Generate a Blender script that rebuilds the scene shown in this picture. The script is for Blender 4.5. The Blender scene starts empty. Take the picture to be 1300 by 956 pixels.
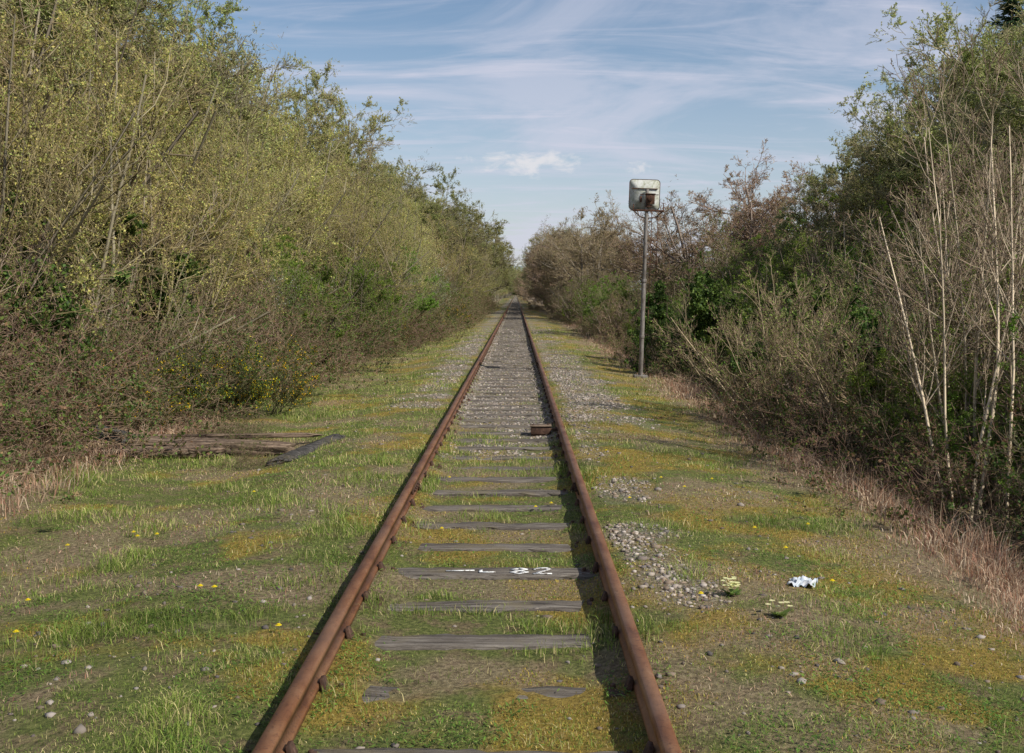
import bpy, math, random
import numpy as np
from mathutils import Vector, Euler
R = np.random.default_rng(7)
random.seed(7)
scene = bpy.context.scene
scene.view_settings.view_transform = 'Standard'
scene.view_settings.look = 'None'
scene.view_settings.exposure = 0

# ------------------------------------------------------------ helpers
TAB = np.random.default_rng(99).random((256, 256))
def vnoise(x, y, s, o=0):
    x = np.asarray(x, float) / s + 37.3 * o + 1000; y = np.asarray(y, float) / s + 71.7 * o + 1000
    xi = np.floor(x).astype(int); yi = np.floor(y).astype(int)
    fx = x - xi; fy = y - yi
    fx = fx * fx * (3 - 2 * fx); fy = fy * fy * (3 - 2 * fy)
    a = TAB[xi % 256, yi % 256]; b = TAB[(xi + 1) % 256, yi % 256]
    c = TAB[xi % 256, (yi + 1) % 256]; d = TAB[(xi + 1) % 256, (yi + 1) % 256]
    return (a * (1 - fx) + b * fx) * (1 - fy) + (c * (1 - fx) + d * fx) * fy
def fbm(x, y, s, o=0, n=4):
    t = 0; a = 1; w = 0
    for i in range(n):
        t = t + a * vnoise(x, y, s / 2 ** i, o + i * 3); w += a; a *= 0.55
    return t / w
def ss(x, a, b):
    t = np.clip((np.asarray(x, float) - a) / (b - a), 0, 1)
    return t * t * (3 - 2 * t)

def mk(name, V, Q=None, T=None, col=None, mi=None, mats=(), smooth=False, link=True):
    V = np.asarray(V, np.float32)
    Q = np.zeros((0, 4), np.int32) if Q is None else np.asarray(Q, np.int32)
    T = np.zeros((0, 3), np.int32) if T is None else np.asarray(T, np.int32)
    me = bpy.data.meshes.new(name)
    me.vertices.add(len(V)); me.vertices.foreach_set("co", V.ravel())
    me.loops.add(Q.size + T.size)
    me.loops.foreach_set("vertex_index", np.concatenate([Q.ravel(), T.ravel()]).astype(np.int32))
    n = len(Q) + len(T); me.polygons.add(n)
    ls = np.concatenate([np.arange(len(Q)) * 4, Q.size + np.arange(len(T)) * 3]).astype(np.int32)
    me.polygons.foreach_set("loop_start", ls)
    if mi is not None: me.polygons.foreach_set("material_index", np.asarray(mi, np.int32))
    me.update(calc_edges=True)
    if smooth: me.polygons.foreach_set("use_smooth", np.ones(n, bool))
    if col is not None:
        for k, c in col.items():
            c = np.asarray(c, np.float32)
            if c.ndim == 1:
                a = me.attributes.new(k, 'FLOAT', 'POINT'); a.data.foreach_set("value", c)
            else:
                a = me.color_attributes.new(k, 'FLOAT_COLOR', 'POINT')
                c4 = np.ones((len(V), 4), np.float32); c4[:, :3] = c
                a.data.foreach_set("color", c4.ravel())
    for m in mats: me.materials.append(m)
    me.validate()
    if not link: return me
    o = bpy.data.objects.new(name, me); scene.collection.objects.link(o)
    return o

def empty(name, loc=(0, 0, 0)):
    e = bpy.data.objects.new(name, None); e.location = loc
    e.empty_display_size = 0.2
    scene.collection.objects.link(e); return e

class NT:
    def __init__(s, mat): s.t = mat.node_tree; s.n = s.t.nodes; s.l = s.t.links
    def new(s, ty, **kw):
        n = s.n.new(ty)
        for k, v in kw.items(): setattr(n, k, v)
        return n
    def put(s, sock, v):
        if isinstance(v, bpy.types.NodeSocket): s.l.new(v, sock)
        else: sock.default_value = v
    def math(s, op, a, b=0.0, c=None, clamp=False):
        n = s.new('ShaderNodeMath', operation=op, use_clamp=clamp); s.put(n.inputs[0], a); s.put(n.inputs[1], b)
        if c is not None: s.put(n.inputs[2], c)
        return n.outputs[0]
    def mix(s, f, a, b, mode='MIX'):
        n = s.new('ShaderNodeMix', data_type='RGBA', blend_type=mode)
        s.put(n.inputs[0], f)
        s.put(n.inputs[6], a if isinstance(a, bpy.types.NodeSocket) else (*a, 1))
        s.put(n.inputs[7], b if isinstance(b, bpy.types.NodeSocket) else (*b, 1))
        return n.outputs[2]
    def noise(s, vec, scale, detail=4, rough=0.55, dist=0.0, sc=(1, 1, 1), rot=(0, 0, 0)):
        m = s.new('ShaderNodeMapping'); s.put(m.inputs[0], vec); m.inputs[3].default_value = sc; m.inputs[2].default_value = rot
        n = s.new('ShaderNodeTexNoise'); s.l.new(m.outputs[0], n.inputs['Vector'])
        n.inputs['Scale'].default_value = scale; n.inputs['Detail'].default_value = detail
        n.inputs['Roughness'].default_value = rough; n.inputs['Distortion'].default_value = dist
        return n.outputs[0]
    def ramp(s, f, stops):
        n = s.new('ShaderNodeValToRGB'); s.put(n.inputs[0], f)
        e = n.color_ramp.elements
        while len(e) > 1: e.remove(e[-1])
        for i, (p, c) in enumerate(stops):
            x = e[0] if i == 0 else e.new(p)
            x.position = p; x.color = (*c, 1) if not isinstance(c, (int, float)) else (c, c, c, 1)
        return n.outputs[0]
    def sstep(s, v, a, b):
        n = s.new('ShaderNodeMapRange', interpolation_type='SMOOTHSTEP'); s.put(n.inputs[0], v)
        n.inputs[1].default_value = a; n.inputs[2].default_value = b
        return n.outputs[0]

def mat(name, rough=0.85):
    m = bpy.data.materials.new(name); m.use_nodes = True
    g = NT(m); b = g.n['Principled BSDF']; b.inputs['Roughness'].default_value = rough
    b.inputs['Specular IOR Level'].default_value = 0.25
    g.b = b; g.obj = g.new('ShaderNodeTexCoord').outputs['Object']
    g.m = m
    return g
def bump(g, h, strength=0.5, dist=0.02):
    n = g.new('ShaderNodeBump'); n.inputs['Strength'].default_value = strength; n.inputs['Distance'].default_value = dist
    g.l.new(h, n.inputs['Height']); g.l.new(n.outputs[0], g.b.inputs['Normal'])

def colmat(name, transl=0.0, rough=0.8, rnd=0.25):
    g = mat(name, rough)
    a = g.new('ShaderNodeAttribute', attribute_name='Col').outputs['Color']
    oi = g.new('ShaderNodeObjectInfo').outputs['Random']
    v = g.math('MULTIPLY_ADD', oi, rnd * 2, 1 - rnd)
    cmb = g.new('ShaderNodeHueSaturation'); g.l.new(a, cmb.inputs['Color']); g.l.new(v, cmb.inputs['Value'])
    g.l.new(g.math('MULTIPLY_ADD', g.math('FRACT', g.math('MULTIPLY', oi, 7.3)), 0.04, 0.48), cmb.inputs['Hue'])
    c = cmb.outputs[0]
    g.l.new(c, g.b.inputs['Base Color'])
    if transl:
        t = g.new('ShaderNodeBsdfTranslucent'); g.l.new(c, t.inputs[0])
        mx = g.new('ShaderNodeMixShader'); mx.inputs[0].default_value = transl
        g.l.new(g.b.outputs[0], mx.inputs[1]); g.l.new(t.outputs[0], mx.inputs[2])
        g.l.new(mx.outputs[0], g.n['Material Output'].inputs[0])
    return g.m
M_TWIG = colmat('twig_bark', 0, 0.8, 0.3)
M_LEAF = colmat('leaf', 0.35, 0.6, 0.2)
M_BLADE = colmat('grass_blade', 0.3, 0.6, 0.0)
M_STONE = colmat('ballast_stone', 0, 0.9, 0.0)

# ------------------------------------------------------------ ground
def gz(x, y):
    x = np.asarray(x, float); y = np.asarray(y, float)
    e = (fbm(x, y, 5, 1, 2) - .5) * 0.8
    out = ss(np.abs(x), 1.0, 2.2); ax = np.abs(x)
    z = 0.05 * (fbm(x, y, 1.4, 2, 3) - .5) * out + 0.026 * (fbm(x, y, .35, 3, 3) - .5)
    z += .036 * ss(ax + .25 * (fbm(x, y, .4, 6, 2) - .5), .52, .66) + .018 * ss(ax, .80, .95) * (1 - ss(y, 16, 30) * .4)
    z -= 0.12 * ss(np.abs(x), 1.5, 3.0)
    z -= 0.65 * ss(x + e, 2.9, 4.8) * (1 - ss(x, 8, 12) * .8) * (1 - ss(y, 40, 90) * .6)
    z += 0.25 * ss(-x + e, 4.6, 8.0)
    z += 3.0 * ss(np.abs(x), 25, 120) + 6 * ss(np.abs(x), 100, 500)
    inb = 1 - ss(np.abs(x), .50, .6)
    z -= inb * 0.010 * ss(y, 11, 17)
    return z
def m_gravel(x, y):
    n = fbm(x, y, .9, 11, 4)
    c = (1 - ss(np.abs(x), .62, .85)) * ss(y + 4 * (n - .5), 12, 17) * .95
    r = ss(x, .9, 1.1) * (1 - ss(x, 1.6, 2.3)) * ss(y, 14.5, 19) * (1 - .7 * ss(y, 27, 35)) * .95
    r2 = ss(x, .85, .95) * (1 - ss(x, 1.1, 1.5)) * ss(y, 6, 7.5) * .46
    l = ss(-x, .9, 1.1) * (1 - ss(-x, 1.3, 2.2)) * ss(y, 14, 21) * .68
    g = np.maximum(np.maximum(c, r), np.maximum(r2, l))
    return np.clip(g * 1.35 + (n - .5) * 2.4 * (g > .02) - .28, 0, 1) * (g > .01)
def m_moss(x, y):
    n = fbm(x, y, .7, 21, 5)
    w = -.02 + .07 * (np.abs(x) < .8) + .09 * ((x > .8) & (x < 3)) - 0.05 * (x < -3) - .08*((x<-.8)&(y<9))
    return ss(n + w, .50, .66)
def m_straw(x, y):
    n = fbm(x, y, 1.3, 31, 4)
    a = np.maximum(ss(x + (n - .5) * 1.5, 2.6, 3.3), ss(-x + (n - .5) * 1.8, 3.8, 4.7))
    return np.clip(a + .85 * ss(fbm(x, y, .8, 33, 4), .50, .66), 0, 1)
def axis(parts, geo):
    a = []
    for s, e, d in parts: a += list(np.arange(s, e, d))
    v, end, f = geo; d = parts[-1][2]
    v = parts[-1][1]
    while v < end: a.append(v); d *= f; v += d
    a.append(end); return np.array(a)
xp = axis([(0, 5, .055), (5, 14, .35)], (0, 900, 1.3))
xs = np.concatenate([-xp[::-1][:-1], xp])
ys = np.concatenate([np.arange(-30, 3, 1.5), axis([(3, 14, .05), (14, 26, .11), (26, 60, .4)], (0, 5200, 1.12))])
X, Y = np.meshgrid(xs, ys)
Z = gz(X, Y)
nx, ny = len(xs), len(ys)
idx = np.arange(nx * ny).reshape(ny, nx)
Q = np.stack([idx[:-1, :-1], idx[:-1, 1:], idx[1:, 1:], idx[1:, :-1]], -1).reshape(-1, 4)
g = mat('ground_surface', 0.95)
P = g.obj
ag = g.new('ShaderNodeAttribute', attribute_name='gravel').outputs['Fac']
am = g.new('ShaderNodeAttribute', attribute_name='moss').outputs['Fac']
as_ = g.new('ShaderNodeAttribute', attribute_name='straw').outputs['Fac']
nf = g.noise(P, 32, 6, .7); nm = g.noise(P, 5, 5, .6); nl = g.noise(P, .9, 3)
green = g.ramp(nf, [(.3, (.030, .040, .011)), (.5, (.12, .14, .032)), (.7, (.24, .245, .078))])
green = g.mix(g.math('MULTIPLY', g.sstep(nm, .46, .64), .9), green, g.ramp(nf, [(.35, (.07, .05, .025)), (.65, (.28, .21, .11))]))
moss = g.ramp(nf, [(.3, (.10, .07, .015)), (.52, (.32, .21, .04)), (.72, (.46, .33, .09))])
c1 = g.mix(g.math('MULTIPLY', am, .8), green, moss)
straw = g.ramp(nf, [(.3, (.08, .055, .035)), (.5, (.25, .18, .11)), (.7, (.44, .34, .22))])
c2 = g.mix(g.math('MULTIPLY', as_, .85), c1, straw)
vo = g.new('ShaderNodeTexVoronoi'); g.l.new(P, vo.inputs['Vector']); vo.inputs['Scale'].default_value = 34
sepc = g.new('ShaderNodeSeparateColor'); g.l.new(vo.outputs['Color'], sepc.inputs[0])
grv = g.ramp(sepc.outputs[0], [(0, (.18, .155, .13)), (.5, (.34, .30, .245)), (.85, (.45, .40, .33)), (1, (.56, .52, .45))])
grv = g.mix(g.sstep(vo.outputs['Distance'], .4, .85), grv, (.09, .07, .05))
grv = g.mix(g.math('MULTIPLY', g.sstep(nm, .45, .62), .6), grv, g.ramp(nf, [(.35, (.13, .11, .05)), (.65, (.36, .30, .16))]))
c3 = g.mix(ag, c2, grv)
g.l.new(c3, g.b.inputs['Base Color'])
h = g.math('ADD', nf, g.math('MULTIPLY', g.math('MULTIPLY', vo.outputs['Distance'], ag), -1.0))
bump(g, h, 1.0, .04)
ground = mk('ground', np.stack([X, Y, Z], -1).reshape(-1, 3), Q, smooth=True, mats=[g.m],
            col={'gravel': m_gravel(X, Y).ravel(), 'moss': m_moss(X, Y).ravel(), 'straw': m_straw(X, Y).ravel()})

# ------------------------------------------------------------ box builder
class MB:
    def __init__(s): s.V = []; s.Q = []; s.mi = []; s.n = 0
    def add(s, v, q, mi=0):
        s.V.append(np.asarray(v, float)); s.Q.append(np.asarray(q) + s.n); s.mi += [mi] * len(q); s.n += len(v)
    def box(s, c, d, rot=None, mi=0, taper=1.0):
        dx, dy, dz = [k / 2 for k in d]
        v = np.array([[sx * dx * (taper if sz > 0 else 1), sy * dy * (taper if sz > 0 else 1), sz * dz] for sz in (-1, 1) for sx, sy in ((-1, -1), (1, -1), (1, 1), (-1, 1))])
        if rot is not None:
            m = np.array(Euler(rot).to_matrix()); v = v @ m.T
        q = [[0, 3, 2, 1], [4, 5, 6, 7], [0, 1, 5, 4], [1, 2, 6, 5], [2, 3, 7, 6], [3, 0, 4, 7]]
        s.add(v + np.array(c), q, mi)
    def tube(s, a, b, r0, r1=None, n=10, mi=0):
        r1 = r0 if r1 is None else r1
        a = Vector(a); b = Vector(b); d = (b - a).normalized()
        u = d.orthogonal().normalized(); w = d.cross(u)
        v = []; 
        for p, r in ((a, r0), (b, r1)):
            for i in range(n):
                t = 2 * math.pi * i / n; v.append(p + (u * math.cos(t) + w * math.sin(t)) * r)
        for p, r in ((a, r0 * .02), (b, r1 * .02)):
            for i in range(n):
                t = 2 * math.pi * i / n; v.append(p + (u * math.cos(t) + w * math.sin(t)) * r)
        q = []
        for i in range(n):
            j = (i + 1) % n
            q.append([i, j, n + j, n + i]); q.append([2 * n + i, 2 * n + j, j, i]); q.append([n + i, n + j, 3 * n + j, 3 * n + i])
        s.add([tuple(k) for k in v], q, mi)
    def make(s, name, mats, smooth=False, bevel=0, parent=None):
        o = mk(name, np.concatenate(s.V), np.concatenate(s.Q), mi=s.mi, mats=mats, smooth=smooth)
        if bevel:
            b = o.modifiers.new('b', 'BEVEL'); b.width = bevel; b.segments = 2; b.limit_method = 'ANGLE'
        if parent: o.parent = parent
        return o

# ------------------------------------------------------------ materials for hardware
g = mat('rusty_rail', .6); P = g.obj
n1 = g.noise(P, 9, 6, .65, .3, (1, .35, 1)); n2 = g.noise(P, 60, 4, .7); n3 = g.noise(P, 1.2, 3)
c = g.ramp(n1, [(.28, (.13, .05, .022)), (.45, (.29, .115, .045)), (.62, (.40, .19, .085)), (.8, (.50, .30, .17))])
c = g.mix(g.sstep(n2, .5, .75), c, (.13, .05, .025))
c = g.mix(g.math('MULTIPLY', g.sstep(n3, .45, .7), .4), c, (.44, .26, .16))
g.l.new(c, g.b.inputs['Base Color']); bump(g, n2, .35, .004); M_RAIL = g.m
g = mat('rusty_iron', .8); P = g.obj
n1 = g.noise(P, 25, 5, .65)
g.l.new(g.ramp(n1, [(.3, (.035, .022, .015)), (.55, (.085, .045, .03)), (.75, (.16, .10, .07))]), g.b.inputs['Base Color']); bump(g, n1, .4, .005); M_IRON = g.m
def woodmat(name, cols, axis=0, dirt=.6):
    g = mat(name, .9); P = g.obj
    sc = (1, 14, 14) if axis == 0 else (14, 1, 14)
    n1 = g.noise(P, 2.2, 6, .7, .6, sc); n2 = g.noise(P, 3, 4); n3 = g.noise(P, 70, 3)
    c = g.ramp(n1, cols)
    c = g.mix(g.math('MULTIPLY', g.sstep(n2, .5, .68), dirt), c, (.20, .16, .08))
    c = g.mix(g.sstep(n3, .6, .8), c, (.05, .042, .035))
    g.l.new(c, g.b.inputs['Base Color']); bump(g, n1, .9, .02); return g.m
M_SLP = woodmat('weathered_sleeper', [(.3, (.025, .021, .018)), (.45, (.10, .083, .067)), (.6, (.20, .175, .145)), (.8, (.32, .285, .245))], 0, .4)
M_OLD = woodmat('rotten_timber', [(.35, (.02, .015, .012)), (.47, (.10, .068, .047)), (.58, (.25, .18, .125)), (.75, (.42, .34, .25))], 0, .2)
M_DARKW = woodmat('dark_timber', [(.3, (.012, .011, .01)), (.5, (.06, .055, .048)), (.8, (.18, .165, .15))], 1, .2)

# ------------------------------------------------------------ track
track = empty('railway_track')
prof = [(-.028, 0), (.028, 0), (.034, .006), (.034, .030), (.010, .045), (.010, .095), (.034, .108), (.035, .134), (.026, .143), (-.026, .143), (-.035, .134), (-.034, .108), (-.010, .095), (-.010, .045), (-.034, .030), (-.034, .006)]
mb = MB(); chairs = MB(); n = len(prof)
for side in (-1, 1):
    y = -8.0
    while y < 950:
        L = 18.288
        v = [(side * .7525 + a, yy, .03 + b) for yy in (y, y + L - .008) for a, b in prof]
        q = [[i, (i + 1) % n, n + (i + 1) % n, n + i] for i in range(n)]
        mb.add(v, q)
        for k in (0, n):   # end caps as quads
            mb.Q.append(np.array([[k + 0, k + 1, k + 2, k + 15], [k + 15, k + 2, k + 3, k + 14], [k + 14, k + 3, k + 4, k + 13], [k + 13, k + 4, k + 5, k + 12], [k + 12, k + 5, k + 6, k + 11], [k + 11, k + 6, k + 7, k + 10], [k + 10, k + 7, k + 8, k + 9]]) + mb.n - 2 * n); mb.mi += [0] * 7
        if y > -5 and y < 200:
            for sx in (-1, 1):
                chairs.box((side * .7525 + sx * .021, y, .03 + .070), (.018, .46, .062))
                for k in (-.17, -.06, .06, .17):
                    chairs.tube((side * .7525 + sx * .03, y + k, .10), (side * .7525 + sx * .052, y + k, .10), .015, n=6)
        y += L
rails = mb.make('rails', [M_RAIL], parent=track)
sleepers = MB()
for k in range(-8, 330):
    y = 5.97 + .757 * k + random.uniform(-.03, .03)
    if k == 2: y = 7.45
    rz = random.uniform(-.012, .012); nxs = 40
    top = random.uniform(.008, .025) if y < 14 else random.uniform(.006, .018)
    if k == 2: top = .026; rz = 0
    u = np.linspace(-1.3, 1.3, nxs + 1); w = .25
    pv = []
    prof2 = [(-.11, -.12), (-.11, -.012), (-.10, 0), (-.04, 0), (.04, 0), (.10, 0), (.11, -.012), (.11, -.12)]
    for i, ux in enumerate(u):
        for j, (a, b) in enumerate(prof2):
            e = (random.random() - .5)
            yy = a + .030 * e * (1 if j in (0, 1, 2, 5, 6, 7) else .3)
            zz = b + top + (.006 * (random.random() - .5) - .020 * max(0, fbm(ux + k * 7, a, .5, 5, 3) - .5) * 3 * (k != 2) if j > 0 and j < 7 else 0)
            pv.append((ux * math.cos(rz) - yy * math.sin(rz), y + ux * math.sin(rz) + yy, zz))
    m = len(prof2)
    q = [[i * m + j, i * m + j + 1, (i + 1) * m + j + 1, (i + 1) * m + j] for i in range(nxs) for j in range(m - 1)]
    sleepers.add(pv, [r[::-1] for r in q])
    if y < 120:
        for side in (-1, 1):
            cx = side * .7525
            chairs.box((cx, y, .012), (.32, .15, .03), taper=.92)
            for sx in (-1, 1):
                chairs.box((cx + sx * .052, y, .056), (.03, .085, .06), rot=(0, -sx * .3, 0), taper=.7)
                chairs.tube((cx + sx * .125, y + .03, .02), (cx + sx * .125, y + .03, .046), .013, n=8)
            chairs.box((cx + side * .034, y, .072), (.020, .12, .04), mi=1)
so = sleepers.make('sleepers', [M_SLP], smooth=True, parent=track)
co = chairs.make('chairs_and_fishplates', [M_IRON, M_OLD], bevel=.004, parent=track)
# painted figures on a sleeper
g = mat('worn_white_paint', .7)
nn = g.noise(g.obj, 30, 4, .7)
g.l.new(g.mix(g.sstep(nn, .48, .60), (.75, .75, .72), (.22, .19, .16)), g.b.inputs['Base Color']); M_PAINT = g.m
def strokes(pts_list, name, w=.024):
    m = MB()
    for pts in pts_list:
        for (x0, y0), (x1, y1) in zip(pts[:-1], pts[1:]):
            d = math.atan2(y1 - y0, x1 - x0); L = math.hypot(x1 - x0, y1 - y0) + w * .7
            m.box(((x0 + x1) / 2, (y0 + y1) / 2, random.uniform(.0, .0015)), (L, w, .003), rot=(0, 0, d))
    return m.make(name, [M_PAINT], parent=track)
h = .075
two = [(-.05, h * .6), (-.02, h), (.03, h), (.05, h * .5), (-.05, -h), (.055, -h)]
eig = [(0, 0), (.045, h * .5), (0, h), (-.045, h * .5), (0, 0), (.05, -h * .5), (0, -h), (-.05, -h * .5), (0, 0)]
def sh(p, dx): return [(a + dx, b) for a, b in p]
pt = strokes([[(-.27, .0), (-.10, .01)], [(-.05, h * .3), (-.05, -h * .4), (.04, -h * .4)], sh(eig, .20), sh(two, .35)], 'painted_number')
pt.location = (0.0, 7.45, .0305)
# small metal/timber box at the right rail
tb = empty('track_treadle', (.50, 14.9, 0))
m = MB(); m.box((0, 0, .07), (.26, .20, .10), taper=.95); m.box((0, 0, .126), (.28, .22, .012), mi=1); m.box((-.0, -.0, .01), (.24, .16, .05))
m.box((.17, -.02, .075), (.10, .05, .03)); m.tube((-.1, -.03, .13), (-.1, -.03, .145), .015); m.tube((.1, .03, .13), (.1, .03, .145), .015)
m.make('housing', [M_IRON, M_OLD], bevel=.006, parent=tb)

# ------------------------------------------------------------ signal
g = mat('grimy_white_board', .8)
nn = g.noise(g.obj, 6, 6, .7, .8, (1.3, 1, 1.0)); n2 = g.noise(g.obj, 22, 4)
c = g.ramp(nn, [(.34, (.26, .27, .19)), (.45, (.42, .43, .36)), (.58, (.56, .565, .53))])
c = g.mix(g.sstep(n2, .60, .76), c, (.28, .24, .16)); g.l.new(c, g.b.inputs['Base Color']); M_BOARD = g.m
g = mat('galvanised_post', .6)
nn = g.noise(g.obj, 6, 6, .7, 0, (3, 3, .8))
g.l.new(g.ramp(nn, [(.35, (.10, .075, .06)), (.5, (.20, .18, .16)), (.7, (.28, .26, .24))]), g.b.inputs['Base Color']); M_POST = g.m
g = mat('signal_rust', .7)
nn = g.noise(g.obj, 14, 6, .7)
g.l.new(g.ramp(nn, [(.35, (.025, .015, .011)), (.5, (.09, .042, .024)), (.7, (.20, .10, .055))]), g.b.inputs['Base Color']); M_SRUST = g.m
SX, SY = 3.02, 26.2
sig = empty('railway_signal', (SX, SY, float(gz(SX, SY))))
sig.rotation_euler = (0, math.radians(1.8), 0)
m = MB(); m.tube((0, 0, -.3), (0, 0, 2.2), .052, .050, 14); m.tube((0, 0, 2.2), (0, 0, 4.28), .046, .040, 14)
m.box((0, 0, .03), (.3, .3, .06)); m.tube((0, 0, 2.17), (0, 0, 2.24), .065, .065, 14); m.tube((0, 0, .9), (0, 0, .97), .06, n=14)
m.make('post', [M_POST], parent=sig, bevel=.003)
bm = MB(); s = .345; rr = .08; pts = []
for cx, cz, a0 in ((s - rr, s - rr, 0), (-s + rr, s - rr, 90), (-s + rr, -s + rr, 180), (s - rr, -s + rr, 270)):
    for k in range(7):
        a = math.radians(a0 + k * 15); pts.append((cx + rr * math.cos(a), cz + rr * math.sin(a)))
nb = len(pts); vv = []
for yy, sc in ((-.004, 1), (.004, 1), (-.004, .02), (.004, .02)):
    vv += [(a * sc, yy, b * sc) for a, b in pts]
qq = []
for i in range(nb):
    j = (i + 1) % nb; qq += [[i, nb + i, nb + j, j], [i, j, 2 * nb + j, 2 * nb + i], [nb + j, nb + i, 3 * nb + i, 3 * nb + j]]
bm.add(vv, qq)
for i in range(nb):
    j = (i + 1) % nb
    bm.tube((pts[i][0], 0, pts[i][1]), (pts[j][0], 0, pts[j][1]), .008, n=6, mi=1)
ob = bm.make('backboard', [M_BOARD, M_SRUST], parent=sig); ob.location = (-.05, .075, 4.16)
m = MB()
m.box((.07, -.07, 4.05), (.19, .09, .22)); m.box((.07, -.07, 4.17), (.22, .12, .018))
m.tube((.07, -.115, 4.07), (.07, -.17, 4.07), .06, .065, 12)
m.box((-.05, .055, 4.30), (.60, .02, .018)); m.box((.05, -.02, 4.16), (.42, .018, .018)); m.box((-.14, -.015, 4.05), (.05, .03, .14))
m.box((.04, -.05, 3.90), (.14, .08, .05)); m.box((0.04, -.05, 3.80), (.70, .03, .035)); m.box((.04, .06, 3.80), (.70, .03, .035))
m.box((-.30, .005, 3.80), (.03, .08, .03)); m.box((.38, .005, 3.80), (.03, .08, .03))
m.tube((-.30, .0, 3.80), (-.14, 0, 3.66), .014, n=6); m.tube((-.14, 0, 3.66), (0, 0, 3.62), .014, n=6)
m.tube((.38, 0, 3.80), (.22, 0, 3.66), .014, n=6); m.tube((.22, 0, 3.66), (0, 0, 3.62), .014, n=6)
m.tube((.38, 0, 3.80), (.38, 0, 3.98), .012, n=6); m.tube((-.30, 0, 3.80), (-.30, 0, 3.94), .012, n=6)
m.make('signal_head_and_bracket', [M_SRUST], parent=sig, bevel=.003)
m = MB()
for sx in (.13, .27): m.tube((sx, .05, 1.55 if sx < .2 else 2.3), (sx, .05, 3.79), .0085, n=6)
z = 2.35
while z < 3.75: m.tube((.13, .05, z), (.27, .05, z), .0065, n=6); z += .26
for z in (1.6, 2.6, 3.55): m.tube((0, 0, z), (.13, .05, z), .010, n=6)
m.tube((.13, .05, 1.55), (.13, .05, 1.2), .009, n=6)
m.make('ladder', [M_SRUST], parent=sig)

# ------------------------------------------------------------ vegetation generator
def norm(a):
    l = math.sqrt(a[0] * a[0] + a[1] * a[1] + a[2] * a[2]) or 1
    return (a[0] / l, a[1] / l, a[2] / l)
def grow(rng, roots, levels, rmin=.0025):
    segs = []
    def br(p, d, L, r, lv):
        sp = levels[lv]; ns = sp['seg']; pts = [p]; rs = [r]; ds = [d]
        for i in range(ns):
            w = sp['w']
            d = norm((d[0] + rng.gauss(0, w), d[1] + rng.gauss(0, w), d[2] + rng.gauss(0, w) + sp['up']))
            p2 = (p[0] + d[0] * L / ns, p[1] + d[1] * L / ns, p[2] + d[2] * L / ns)
            r2 = max(rmin, r * (1 - .75 * (i + 1) / ns)); segs.append((p, p2, rs[-1], r2, lv))
            p = p2; pts.append(p); rs.append(r2); ds.append(d)
        if lv + 1 < len(levels):
            nx_ = levels[lv + 1]
            for c in range(max(1, int(sp['n'] * rng.uniform(.75, 1.25)))):
                t = rng.uniform(sp['t0'], .999) * ns; i = int(t); f = t - i
                q = tuple(pts[i][k] + (pts[i + 1][k] - pts[i][k]) * f for k in range(3))
                dd = ds[i + 1]; a = math.radians(nx_['ang'] * rng.uniform(.6, 1.3))
                rv = norm((rng.gauss(0, 1), rng.gauss(0, 1), rng.gauss(0, 1)))
                dot = sum(rv[k] * dd[k] for k in range(3)); pr = norm(tuple(rv[k] - dot * dd[k] for k in range(3)))
                nd = norm(tuple(dd[k] * math.cos(a) + pr[k] * math.sin(a) for k in range(3)))
                if nd[2] < -.3: nd = (nd[0], nd[1], -nd[2] * .3)
                br(q, nd, L * nx_['len'] * (1.15 - .55 * t / ns) * rng.uniform(.7, 1.25), max(rmin, rs[i] * nx_['r']), lv + 1)
    for p, d, L, r in roots: br(p, norm(d), L, r, 0)
    return segs
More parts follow.
